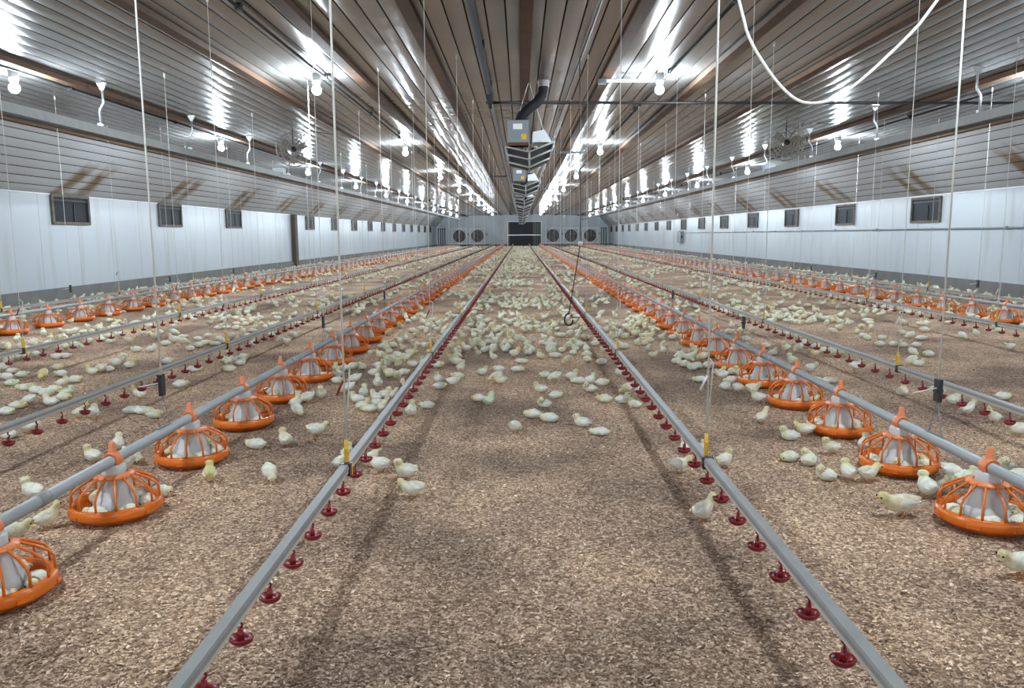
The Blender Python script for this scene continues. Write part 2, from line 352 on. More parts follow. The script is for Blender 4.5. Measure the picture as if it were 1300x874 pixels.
# ------------------------------------------------------------------ brooder heaters under the ridge
def heater_parts():
    p = {}
    d = .24
    up = [(-.31,.14),(0,.07),(.33,.20)]; mid = [(-.30,.04),(0,-.03),(.31,.10)]; lo = [(-.27,-.06),(0,-.13),(.27,-.01)]
    mb = MB()
    for V in (up, mid, lo):
        for y in (-d, d): mb.tube([(x,y,z) for x,z in V], .014, 6)
    for V in (up, lo):
        for x, z in V: mb.tube([(x,-d,z),(x,d,z)], .012, 6)
    for i in range(3):
        for y in (-d, d): mb.tube([(up[i][0],y,up[i][1]),(lo[i][0],y,lo[i][1])], .013, 6)
    p['frame'] = mb.mesh('frame','galv')
    for j, (a, b_) in enumerate(((0,1),(1,2))):
        q = [up[a],up[b_],lo[b_],lo[a]]
        p['emitter%d' % j] = MB().extrude([(x*.95,z) for x,z in q], -d*.94, d*.94).mesh('emitter','mesh_dark')
    p['control_box'] = MB().box((-.145,-.16,.33), (.28,.26,.28)).mesh('control_box','box_grey')
    p['base_tray'] = MB().box((-.145,-.16,.17), (.27,.26,.04)).mesh('tray','wood')
    p['label'] = MB().box((-.15,-.292,.39), (.12,.004,.07)).mesh('label','label_white')
    p['tag'] = MB().box((-.07,-.294,.26), (.07,.004,.07)).mesh('tag','yellow')
    p['hood'] = MB().extrude([(.05,.20),(.05,.33),(.20,.36),(.30,.20)], -.2, .2).mesh('hood','sheet')
    p['burner_head'] = MB().lathe([(.0,.0),(.06,0),(.06,.12),(.0,.12)], 12, c=(-.19,-.1,.50)).mesh('head','dark_grey')
    pts = [(-.13,-.16,.46),(-.10,-.16,.54),(.0,-.12,.64),(.10,-.06,.72),(.18,0,.84),(.195,.02,.97)]
    rs = [.062+.004*(i % 2) for i in range(25)]
    cat_ = []
    for i in range(25):
        u = i/24*(len(pts)-1); a = min(int(u), len(pts)-2); w = u-a
        cat_.append(Vector(pts[a])*(1-w)+Vector(pts[a+1])*w)
    p['duct'] = MB().tube(cat_, rs, 12).mesh('duct','rubber')
    p['flange'] = MB().lathe([(.07,.94),(.075,.94),(.075,1.0),(.10,1.0),(.10,1.02),(.07,1.02)], 16, c=(.195,.02,0)).mesh('flange','sheet')
    return p
hp = heater_parts(); ZH = ZC-.03-1.02
for i in range(9):
    lb = f'{ORD[i+1]} brooder heater with black duct and grey box under the ridge' if i < 5 else 'tiny far brooder heater in the receding row under the ridge'
    t = thing('brooder_heater', lb, 'heater', (.115,10.8+7.45*i,ZH), 0, 'brooder heaters under the ridge')
    for k, me in hp.items():
        if k == 'burner_head': continue
        if i > 5 and k in ('label','tag'): continue
        o = ob('emitter_panel' if k.startswith('emitter') else k, me, cb if k in ('label','tag') else t)
        if k == 'control_box': cb = o
    for sx in (-.28, .27):
        ob('hanging_cord', MB().tube([(sx,0,.12),(.0,.0,1.01)], .0035, 5).mesh('cord','cord'), t)

# ------------------------------------------------------------------ pipes and cables below the ceiling
x = -.42
mb = MB().tube([(x,Y0,3.09),(x,11.35,3.09)], .036, 10).tube([(x,11.3,3.09),(x,11.35,2.96)], .04, 10)
for j in range(5): mb.box((x,2+2.2*j,3.13),(.09,.03,.08))
ob('water_pipe', mb.mesh('pipe','pipe_dark'), label='thick dark pipe along the ceiling left of the ridge board', cat='pipe')
ob('supply_pipe', MB().tube([(x,11.4,3.05),(x+.03,Y1,3.08)], .02, 8).mesh('pipe','box_grey'), label='thinner grey pipe carrying on beyond the thick pipe', cat='pipe')
ob('gas_pipe', MB().tube([(-.48,11.4,2.985),(7.6,11.4,2.915)], .02, 8).tube([(-.42,11.4,2.9),(-.42,11.4,3.08)],.03,8).mesh('pipe','black'), label='black cross pipe running right below the ceiling', cat='pipe')
ob('electric_cable', MB().tube([(.72,Y0,3.12),(.70,5,3.11),(.69,8,3.12),(.66,14,3.11),(.66,Y1,3.12)], .013, 6).mesh('cable','dark_grey'), label='dark cable along the ceiling right of the ridge board', cat='cable')
for i, (y, xa, xb) in enumerate(((18.6,.75,1.5),(26.0,-1.0,-.45),(33.5,.75,1.6))):
    ob('cross_bar', MB().box(((xa+xb)/2,y,3.02),(xb-xa,.05,.05)).box((xa,y,3.08),(.04,.05,.12)).box((xb,y,3.08),(.04,.05,.12)).mesh('bar','dark_grey'),
       label=f'{ORD[i+1]} short dark cross bar beneath the ceiling boards', cat='bar', group='short cross bars')
# white loop of cord near the camera, upper right
p0 = [(938,0),(950,45),(968,78),(990,108),(1012,127),(1035,131),(1062,124),(1095,100),(1130,68),(1165,33),(1190,0)]
pts = []
for k, (a, b_) in enumerate(p0):
    d = ray(a,b_); pts.append(Vector((0,0,CAMH))+d*(4.2/d.y))
for q in (0,-1):
    e = pts[q].copy(); g_ = e-pts[1 if q == 0 else -2]; n_ = e+g_*((zceil(e.x)-.006-e.z)/g_.z); pts = ([n_]+pts) if q == 0 else (pts+[n_])
sm2 = []
for i in range(len(pts)-1):
    a = pts[max(i-1,0)]; b_ = pts[i]; c_ = pts[i+1]; d_ = pts[min(i+2,len(pts)-1)]
    for w in (0,.34,.67): sm2.append(.5*((2*b_)+(c_-a)*w+(2*a-5*b_+4*c_-d_)*w*w+(3*b_-a-3*c_+d_)*w**3))
sm2.append(pts[-1])
ob('loose_cord', MB().tube(sm2, .008, 8).mesh('cord','cord'), label='slack white cord looping down from the right ceiling', cat='cord')
# black sensor cable with a hook, right of the aisle centre
ys = 9.0; pb = atz(722,408,.12); ys = pb.y
def yray(px, py, y): d = ray(px,py); return Vector((0,0,CAMH))+d*(y/d.y)
pt = yray(737,300,ys)
t = thing('sensor_cable', 'black cable with a hook hanging beside right inner drinker line', 'cable', (pb.x,ys,0))
ob('cable', MB().tube([(pt.x-pb.x-.02,0,zceil(pt.x)-.01),(pt.x-pb.x,0,pt.z),(pt.x-pb.x,0,1.05),(0,0,.2)], .006, 6).mesh('cable','black'), t)
ob('hook', MB().tube([(math.cos(a)*.05,0,.14+math.sin(a)*.07) for a in [PI/2+i*PI/8 for i in range(13)]], .012, 6).mesh('hook','black'), t)
ob('knob', MB().ball((pt.x-pb.x,0,1.04), .03, 8).mesh('knob','cord'), t)

# ------------------------------------------------------------------ circulation fans
def fan_parts():
    cage = MB()
    for r, y in ((.30,-.1),(.30,.08),(.24,-.13),(.18,-.14),(.12,-.145),(.06,-.15),(.20,.12),(.10,.13)):
        cage.tube([(math.cos(a)*r,y,math.sin(a)*r) for a in [i*PI/16 for i in range(33)]], .007, 5, caps=False)
    for i in range(20):
        a = i*PI/10; c, s = math.cos(a), math.sin(a)
        cage.tube([(c*.05,-.15,s*.05),(c*.2,-.14,s*.2),(c*.30,-.1,s*.30),(c*.30,.08,s*.30),(c*.1,.13,s*.1)], .005, 4, caps=False)
    bl = MB()
    for i in range(3):
        a = i*2*PI/3+.4; V = []
        for r, w in ((.05,.05),(.15,.11),(.25,.12)):
            for q in (-1,1):
                aa = a+q*w/r/2 if r > .1 else a+q*.5
                V += [(math.cos(aa)*r, q*.03-.03, math.sin(aa)*r)]
        bl.add(V, [(0,1,3,2),(2,3,5,4)])
    mo = MB().lathe([(0,-.09),(.05,-.09),(.055,-.07),(.055,.1),(0,.11)], 14, axis='Y').mesh('motor','black')
    return cage.mesh('cage','fan_wire'), bl.mesh('blade','fan_wire'), mo
cg, bl, mo = fan_parts()
for lb, x, y, rz in (('round wire-cage fan hanging from the left ceiling', -4.12,14.6,.35), ('round wire-cage fan hanging from the right ceiling', 4.62,14.1,-.2),
                     ('small far cage fan under the left ceiling', -4.12,36,.2), ('small far cage fan under the right ceiling', 4.62,36,-.2)):
    t = thing('circulation_fan', lb, 'fan', (x,y,2.70), rz, 'circulation fans')
    ob('cage', cg, t); ob('blade', bl, t); ob('motor', mo, t)
    ob('bracket', MB().tube([(0,.05,0),(0,.05,zceil(x)-2.706)], .012, 6).mesh('bracket','dark_grey'), t)
    ob('power_cord', MB().tube([(0,.1,.04),(.22,.1,.30),(.34,.1,.36),(.6,.1,.32),(.8,.1,zceil(x)-2.75)], .006, 5).mesh('cord','black'), t)

# ------------------------------------------------------------------ far wall fans, right wall boxes
def wall_fan():
    h = MB()
    h.lathe([(.62,-.02),(.66,-.2),(.70,-.2),(.68,-.02)], 28, axis='Y')
    for s in (-1,1): h.box((s*.74,-.06,0),(.08,.12,1.56)); h.box((0,-.06,s*.74),(1.56,.12,.08))
    b_ = MB().lathe([(0,-.06),(.62,-.06)], 28, axis='Y', smooth=False)
    bl_ = MB()
    for i in range(5):
        a = i*2*PI/5; bl_.add([(math.cos(a-.25)*.1,-.1,math.sin(a-.25)*.1),(math.cos(a+.25)*.1,-.07,math.sin(a+.25)*.1),(math.cos(a+.2)*.58,-.07,math.sin(a+.2)*.58),(math.cos(a-.12)*.58,-.13,math.sin(a-.12)*.58)],[(0,1,2,3)])
    return h.mesh('housing','white_plastic'), b_.mesh('shutter','black'), bl_.mesh('blade','inlet_frame')
hw, sw, bw = wall_fan()
for i, (px, lb) in enumerate(((583,'leftmost of five round exhaust fans in the far wall'),(606,'exhaust fan in the far wall nearest left of black door'),(702,'exhaust fan in the far wall nearest right of black door'),
                (725,'middle of three exhaust fans right of the black door'),(749,'rightmost of five round exhaust fans in the far wall'))):
    d = ray(px,302); xx = d.x/d.y*Y1
    t = thing('exhaust_fan', lb, 'fan', (xx,Y1-.005,1.02), 0, 'exhaust fans in the far wall')
    ob('housing', hw, t); ob('shutter', sw, t); ob('blade', bw, t)
    bx_ = xx+.93
    ob('fan_switch', MB().box((bx_,Y1-.06,1.2),(.2,.1,.2)).box((bx_,Y1-.12,1.2),(.1,.03,.1)).mesh('switch','box_grey'), label=lb.replace('of five round','small switch box beside').replace('exhaust fan in the far wall nearest','grey switch box beside exhaust fan nearest').replace('middle of three exhaust fans','grey switch box beside the middle fan') , cat='switch box', group='fan switch boxes')
for s, x in ((-1,XL+.2),(1,XR-.2)):
    for j in range(4 if s < 0 else 3):
        xx = x-s*.22*j
        ob('drop_pipe', MB().tube([(xx,Y1-.06,.2),(xx,Y1-.06,1.7)], .04, 6).box((xx,Y1-.05,1.75),(.12,.08,.12)).mesh('pipe','dark_grey'), label='dark drop pipe on the far wall at the %s corner' % ('left' if s < 0 else 'right'), cat='pipe', group='far wall drop pipes '+('left' if s < 0 else 'right'))
yb = XR/ray(866,295).x*ray(866,295).y
t = thing('control_cabinet', 'grey electrical box mounted on the right wall', 'electrical box', (XR-.012,yb,.97))
ob('cabinet', MB().box((-.08,0,0),(.16,1.0,.6)).mesh('cabinet','box_grey'), t)
ob('cabinet_door', MB().box((-.165,-.2,0),(.02,.5,.5)).mesh('door','pvc_grey'), t)
ob('meter', MB().box((-.10,-.508,.0),(.08,.01,.12)).mesh('meter','dark_grey'), t)
pts = [(-.05,.2,.29),(-.05,.42,.34),(-.05,.56,.2),(-.03,.6,-.1)]
ob('lead', MB().tube(pts,.015,6).mesh('lead','black'), t)
mb = MB(); zz = yray(1300,287,13.9).z
mb.tube([(XR-.035,2,zz-.02),(XR-.035,yb-.5,zz-.06)], .018, 8)
for j in range(12): mb.box((XR-.03,4+2.6*j,zz-.02-.002*j),(.03,.05,.06))
ob('wall_conduit', mb.mesh('conduit','box_grey'), label='grey conduit running along the right wall below the inlets', cat='conduit')

# ------------------------------------------------------------------ drinker lines
def cup_mesh():
    mb = MB(); n = 14; prof = [(.0,.104),(.018,.104),(.026,.108),(.032,.118),(.034,.118),(.029,.104),(.018,.098),(.0,.098)]
    o = len(mb.v); mb.lathe(prof, n)
    for i in range(o, len(mb.v)):
        x,y,z = mb.v[i]; r = math.hypot(x,y); a = math.atan2(y,x)
        k = .80+.22*abs(math.cos(a))**3; mb.v[i] = (x*k, y*.78, z+.022+(.003*abs(math.cos(a)) if r > .025 else 0))
    mb.tube([(0,0,.122),(0,0,.164)], [.0085,.0075], 8); mb.lathe([(.012,.126),(.009,.134)],10)
    mb.tube([(0,0,.162),(.004,.006,.170),(-.003,.004,.180),(.002,0,.196)], [.004,.0035,.004,.005], 6)
    return mb.mesh('drip_cup','red')
cupm = cup_mesh()
lines = [('left inner', -.717, 1.41, 130), ('right inner', .768, 1.31, 130), ('second left', -2.56, 3.1, 80), ('second right', 2.62, 3.0, 80),
         ('third left', -4.18, 5.6, 60), ('third right', 4.88, 6.6, 60), ('outermost left', -6.80, 9.6, 30), ('outermost right', 6.80, 9.8, 30)]
CUPS = .232
railm = MB().extrude([(-.018,.212),(-.018,.226),(-.015,.233),(.015,.233),(.018,.226),(.018,.212)], -3, 78, smooth=False).mesh('rail','galv')
pipem = MB().extrude([(-.012,.194),(-.016,.198),(-.016,.2125),(.016,.2125),(.016,.198),(.012,.194)], -3, 78, smooth=False).mesh('water_pipe','rail_pvc')
hookm = MB().tube([(0,0,.262),(0,0,.325)], .008, 8).add([(-.007,-.012,.232),(.007,-.012,.232),(.007,.016,.232),(-.007,.016,.232),(-.007,-.012,.29),(.007,-.012,.29),(.007,.004,.32),(-.007,.004,.32)],
      [(0,3,2,1),(0,1,5,4),(1,2,6,5),(2,3,7,6),(3,0,4,7),(4,5,6,7)]).box((.019,.0,.205),(.006,.016,.05)).mesh('hook','yellow')
clipm = MB().box((0,0,.21),(.042,.03,.05)).mesh('clip','black')
far_cup = MB().tube([(0,0,.122),(0,0,.196)], .007, 4).lathe([(0,.12),(.018,.12),(.030,.136)],6)
HANG = {}
for nm, x, first, ncup in lines:
    t = thing('drinker_line', f'{nm} drinker line, grey rail with hanging red drip cups', 'drinker line', (x,0,0))
    ob('rail', railm, t); ob('water_pipe', pipem, t)
    y = first-CUPS*4; k = 0
    while k < ncup: ob('drip_cup', cupm, t, (0,y,0)); y += CUPS; k += 1
    mb = MB()
    while y < 77.5:
        mb.add([(v[0],v[1]+y,v[2]) for v in far_cup.v], far_cup.f); y += CUPS
    ob('far_drip_cups', mb.mesh('cups','red'), t, kind='stuff')
    hy = {'left inner':3.12,'right inner':3.2,'second left':6.75,'second right':5.45,'third left':6.5,'third right':8.1}.get(nm, 10.2)
    HANG[nm] = (x, hy, .32)
    yy = hy-3.05*int((hy+2)/3.05)
    while yy < 76:
        ob('hook', hookm, t, (0,yy,0)); ob('clip', clipm, t, (0,yy-.03,0)); yy += 3.05

# ------------------------------------------------------------------ feeder lines and pans
mb = MB(); mb.lathe([(0,.014),(.10,.014),(.150,.018),(.164,.045),(.168,.066),(.176,.072),(.186,.066),(.189,.040),(.187,.030),(.178,.026),(.160,.010),(.145,.003),(0,.003)], 36)
for i in range(7):
    a = i*2*PI/7+.3; mb.box((.187*math.cos(a),.187*math.sin(a),.040),(.012,.05,.014),rz=a)
dishm = mb.mesh('dish','orange')
mb = MB(); NS = 14
for i in range(NS):
    a = 2*PI*i/NS; c, s = math.cos(a), math.sin(a)
    mb.tube([(c*.178,s*.178,.066),(c*.177,s*.177,.112),(c*.164,s*.164,.132),(c*.122,s*.122,.158),(c*.078,s*.078,.177)], [.0055,.005,.0055,.0055,.0065], 5)
grm = mb.mesh('grill','orange')
ringm = MB().lathe([(.055,.186),(.083,.180),(.086,.172),(.080,.170),(.055,.176),(.055,.186)], 28).mesh('top_ring','orange_top')
hopm = MB().lathe([(.022,.222),(.044,.219),(.050,.212),(.050,.186),(.056,.172),(.062,.150),(.072,.112),(.076,.110),(.080,.085),(.088,.083),(.094,.05),(.100,.022)], 28).mesh('hopper','hopper')
feedm = MB().lathe([(.098,.026),(.13,.022),(.155,.021)], 24).mesh('feed','feed')
mb = MB().lathe([(.033,-.026),(.036,-.022),(.034,.022),(.033,.026),(.024,.026),(.024,-.026),(.033,-.026)], 16, c=(0,0,.237), axis='Y')
mb.lathe([(.030,.0),(.024,.022),(.024,.03)], 14, c=(0,0,.19)).lathe([(.022,.262),(.016,.275),(.013,.308),(.010,.316),(0,.317)], 12)
clm = mb.mesh('clamp','orange_top')
# light single mesh for distant pans
mb = MB(); mb.lathe([(.0,.014),(.14,.016),(.168,.05),(.180,.066),(.187,.055),(.175,.03),(.14,.004)], 14, 0)
for i in range(8):
    a = 2*PI*i/8; c, s = math.cos(a), math.sin(a); mb.tube([(c*.178,s*.178,.06),(c*.165,s*.165,.12),(c*.075,s*.075,.178)], .005, 3, 0, caps=False)
mb.lathe([(.045,.182),(.086,.176)], 12, 1).lathe([(.045,.212),(.056,.172),(.075,.11),(.1,.022)], 12, 2).lathe([(.034,-.024),(.034,.024)], 8, 1, c=(0,0,.237), axis='Y').tube([(0,0,.26),(0,0,.312)], [.016,.010], 5, 1)
farpan = mb; farm = mb.mesh('feeder_pan', ['orange','orange_top','hopper'])
feeds = [('left inner', -1.69, 3.10-.745*2, 85, 26), ('right inner', 1.83, 3.02-.73*2, 85, 26), ('left outer', -6.1, 9.3-.74, 65, 14), ('right outer', 6.1, 9.2-.74, 65, 14)]
SP = {'left inner':.765,'right inner':.725}
PANS = {}
fmb = MB()
for nm, x, first, n, nd in feeds:
    sp = SP.get(nm, .74); PANS[nm] = []
    t = thing('feeder_pipe', f'grey feed pipe of the {nm} feeder line above its pans', 'pipe', (x,0,.237), 0, 'feed pipes')
    ob('pipe', MB().tube([(0,-2,0),(0,78,0)], .0225, 14).mesh('pipe','pvc_grey'), t)
    for j in range(13):
        ob('coupling', MB().tube([(0,2.65+3.05*j-.03,0),(0,2.65+3.05*j+.03,0)], .0255, 14).mesh('coupling','galv'), t)
    y = first; k = 0; vis = 0
    while y < 77.3:
        v_ = MCAM.transposed() @ Vector((x,y,-CAMH+.06)); px = 650+F*v_.x/-v_.z
        inview = v_.z < -.1 and -60 < px < 1360 and 437-F*v_.y/-v_.z < 900
        if inview: vis += 1
        if k < n:
            lb = (f'orange feeder pan, {ORD[vis]} on the {nm} feeder line' if 0 < vis <= 20 else f'distant small orange feeder pan on the {nm} feeder line' if vis else f'orange feeder pan of the {nm} line just out of frame')
            if k < nd:
                p = thing('feeder_pan', lb, 'feeder', (x,y,0), random.uniform(0,.4), f'feeder pans of the {nm} line')
                p.scale = (.95,.95,1)
                ob('dish', dishm, p); ob('grill', grm, p); ob('top_ring', ringm, p); ob('hopper', hopm, p); ob('feed', feedm, p)
                c_ = ob('clamp', clm, p); c_.rotation_euler = (0,0,-p.rotation_euler[2])
                PANS[nm].append((x,y,vis))
            else: ob('feeder_pan', farm, None, (x,y,0), 0, lb, 'feeder', f'feeder pans of the {nm} line')
        else: fmb.add([(a+x,b_+y,c_) for a,b_,c_ in farpan.v], farpan.f)
        if k >= n:
            q = len(farpan.f); fmb.m[-q:] = farpan.m; fmb.sm[-q:] = farpan.sm
        y += sp; k += 1
    HANG['f '+nm] = (x, {'left inner':3.62,'right inner':3.42}.get(nm, 10.6), .26)
ob('far_feeder_pans', fmb.mesh('far_pans', ['orange','orange_top','hopper']), label='tiny orange feeder pans at the far ends of the feeder lines', cat='feeders', kind='stuff')

# ------------------------------------------------------------------ suspension cords
adj = MB().box((0,0,0),(.016,.045,.10)).box((0,.0,.0),(.03,.03,.016)).mesh('adjuster','dark_grey')
adj2 = MB().box((0,0,0),(.016,.04,.10)).mesh('adjuster','black')
tail = MB().tube([(0,0,0),(-.06,0,-.012),(-.1,0,-.02)], .003, 5).mesh('cord_tail','cord')
for nm, (x, hy, zb) in HANG.items():
    yy = hy; k = 0; feed = nm.startswith('f '); base = nm[2:]+' feeder line' if feed else nm+' drinker line'
    zt = zceil(x)-.006
    while yy < 50:
        k += 1; r = .0042 if yy < 5 else .0024
        lb = f'{ORD[k]} white cord holding up the {base}' if k <= 4 else f'thin far white cord above the {base}'
        if feed:
            t = thing('suspension_cord', lb, 'cord', (x,yy,0), 0, f'cords of the {base}')
            top = .44 if k == 1 else .40
            ob('cord', MB().tube([(0,0,top),(0,0,zt)], r, 5).mesh('cord','cord'), t)
            ob('wire_yoke', MB().tube([(0,-.05,.262),(0,-.045,.30),(0,0,top-.03),(0,.045,.30),(0,.05,.262)], .0022, 5).tube([(0,-.07,.263),(0,.07,.263)],.004,5).mesh('yoke','box_grey'), t)
            if k <= 3:
                ob('adjuster', adj if 'right' in nm else adj2, t, (0,0,top+.02)); ob('cord_tail', tail, t, (-.008,0,top+.03))
        else:
            t = thing('suspension_cord', lb, 'cord', (x,yy,0), 0, f'cords of the {base}')
            ob('cord', MB().tube([(0,0,zb),(0,0,zt)], r, 5).mesh('cord','cord'), t)
            if k <= 2:
                ob('return_strand', MB().tube([(.0,0,zb),(.022,.01,.62),(.004,0,.64)], .003, 5).mesh('strand','cord'), t)
                ob('toggle', MB().tube([(-.004,0,.57),(-.03,0,.51)], .005, 6).mesh('toggle','red' if 'left' in nm else 'cord'), t)
        ob('ceiling_hook', MB().tube([(0,0,zt),(0,0,zt-.05)], .01, 6).mesh('hook','cord'), t)
        yy += 3.05

# ------------------------------------------------------------------ loose wood shavings on the litter (near field)
N = 230000
yy = 1.25*(9.5/1.25)**rng.random(N); xx = (rng.random(N)*2-1)*(yy*.72+.35)
ln = rng.uniform(.004,.010,N)*rng.choice([1,1,1,1.7],N); wd = ln*rng.uniform(.3,.8,N)
az = rng.uniform(0,2*PI,N); ti = rng.normal(0,.28,N); t2 = rng.normal(0,.25,N); zc_ = rng.uniform(.001,.005,N)
ux = np.stack([np.cos(az)*np.cos(ti), np.sin(az)*np.cos(ti), np.sin(ti)],1); vx = np.stack([-np.sin(az)*np.cos(t2), np.cos(az)*np.cos(t2), np.sin(t2)],1)
cc = np.stack([xx,yy,zc_],1); a_ = ux*(ln/2)[:,None]; b_ = vx*(wd/2)[:,None]
V = np.stack([cc-a_-b_, cc+a_-b_*.6, cc+a_*.9+b_, cc-a_*.8+b_],1).reshape(-1,3)
V[:,2] = np.maximum(V[:,2], .0005)
me = bpy.data.meshes.new('wood_shavings'); me.vertices.add(4*N); me.vertices.foreach_set('co', V.ravel())
me.loops.add(4*N); me.loops.foreach_set('vertex_index', np.arange(4*N)); me.polygons.add(N)
me.polygons.foreach_set('loop_start', np.arange(N)*4); me.update(calc_edges=True)
at = me.attributes.new('tint','FLOAT','POINT'); at.data.foreach_set('value', np.repeat(np.clip(rng.beta(1.1,1.7,N),0,1),4))
me.materials.append(M['flake'])
ob('wood_shavings', me, fl, kind='stuff')

# ------------------------------------------------------------------ chicks
POSE = {   # spine rings (x, y, z, half width, half height), beak direction, legs (z of hip) or None
 'stand': ([(-.074,0,.080,.003,.003),(-.062,0,.072,.018,.014),(-.035,0,.063,.035,.031),(-.005,0,.059,.041,.039),(.022,0,.066,.037,.037),(.040,0,.083,.027,.027),(.047,0,.098,.020,.021),(.052,0,.110,.0225,.0235),(.056,0,.121,.021,.022),(.058,0,.129,.012,.013),(.058,0,.131,.003,.003)], (.074,0,.112,1,0,-.12), .04),
 'lean':  ([(-.080,0,.088,.003,.003),(-.066,0,.081,.018,.014),(-.038,0,.071,.035,.030),(-.006,0,.064,.040,.037),(.024,0,.065,.035,.034),(.048,0,.074,.025,.024),(.064,0,.084,.019,.019),(.078,0,.090,.0215,.0215),(.089,0,.092,.019,.020),(.096,0,.092,.010,.011),(.098,0,.092,.003,.003)], (.095,0,.089,1,0,-.25), .045),
 'peck':  ([(-.076,0,.104,.003,.003),(-.062,0,.094,.018,.014),(-.036,0,.078,.035,.031),(-.006,0,.066,.041,.038),(.024,0,.060,.036,.035),(.046,0,.054,.025,.025),(.060,0,.046,.019,.019),(.072,0,.037,.0215,.0215),(.080,0,.030,.019,.019),(.085,0,.026,.010,.010),(.087,0,.024,.003,.003)], (.084,0,.024,.75,0,-.65), .045),
 'drink': ([(-.068,0,.074,.003,.003),(-.056,0,.068,.018,.014),(-.032,0,.062,.034,.031),(-.004,0,.060,.039,.038),(.020,0,.070,.034,.034),(.040,0,.090,.023,.023),(.054,0,.108,.017,.017),(.066,0,.122,.020,.020),(.074,0,.131,.019,.019),(.080,0,.136,.010,.011),(.081,0,.137,.003,.003)], (.082,0,.132,.9,0,.35), .04),
 'sit':   ([(-.072,0,.046,.003,.003),(-.060,0,.040,.020,.014),(-.034,0,.034,.040,.031),(-.004,0,.033,.046,.033),(.022,0,.038,.040,.034),(.040,0,.050,.028,.027),(.048,0,.064,.020,.021),(.054,0,.076,.0225,.0235),(.058,0,.086,.021,.022),(.060,0,.094,.012,.013),(.060,0,.096,.003,.003)], (.076,0,.078,1,0,-.12), None),
 'sleep': ([(-.072,0,.044,.003,.003),(-.060,0,.038,.020,.014),(-.034,0,.034,.040,.031),(-.004,0,.034,.046,.034),(.024,0,.034,.040,.033),(.044,0,.034,.029,.027),(.056,0,.036,.022,.022),(.066,0,.036,.023,.023),(.076,0,.034,.020,.020),(.083,0,.032,.011,.011),(.085,0,.031,.003,.003)], (.084,0,.028,1,0,-.35), None),
 'turn':  ([(-.070,0,.046,.003,.003),(-.058,0,.040,.020,.014),(-.032,0,.036,.040,.031),(-.002,0,.036,.046,.034),(.022,.004,.042,.039,.034),(.036,.012,.054,.028,.027),(.038,.022,.066,.021,.021),(.034,.032,.074,.022,.0225),(.026,.040,.080,.020,.021),(.020,.045,.083,.011,.012),(.019,.046,.084,.003,.003)], (.022,.054,.072,-.4,.9,-.25), None),
 'flat':  ([(-.088,0,.034,.003,.003),(-.074,0,.030,.020,.012),(-.044,0,.030,.040,.026),(-.008,0,.030,.044,.029),(.024,0,.030,.038,.028),(.050,0,.030,.027,.024),(.066,0,.030,.020,.020),(.080,0,.030,.0215,.021),(.091,0,.029,.019,.019),(.098,0,.028,.010,.010),(.100,0,.028,.003,.003)], (.098,0,.025,1,0,-.2), None),
}
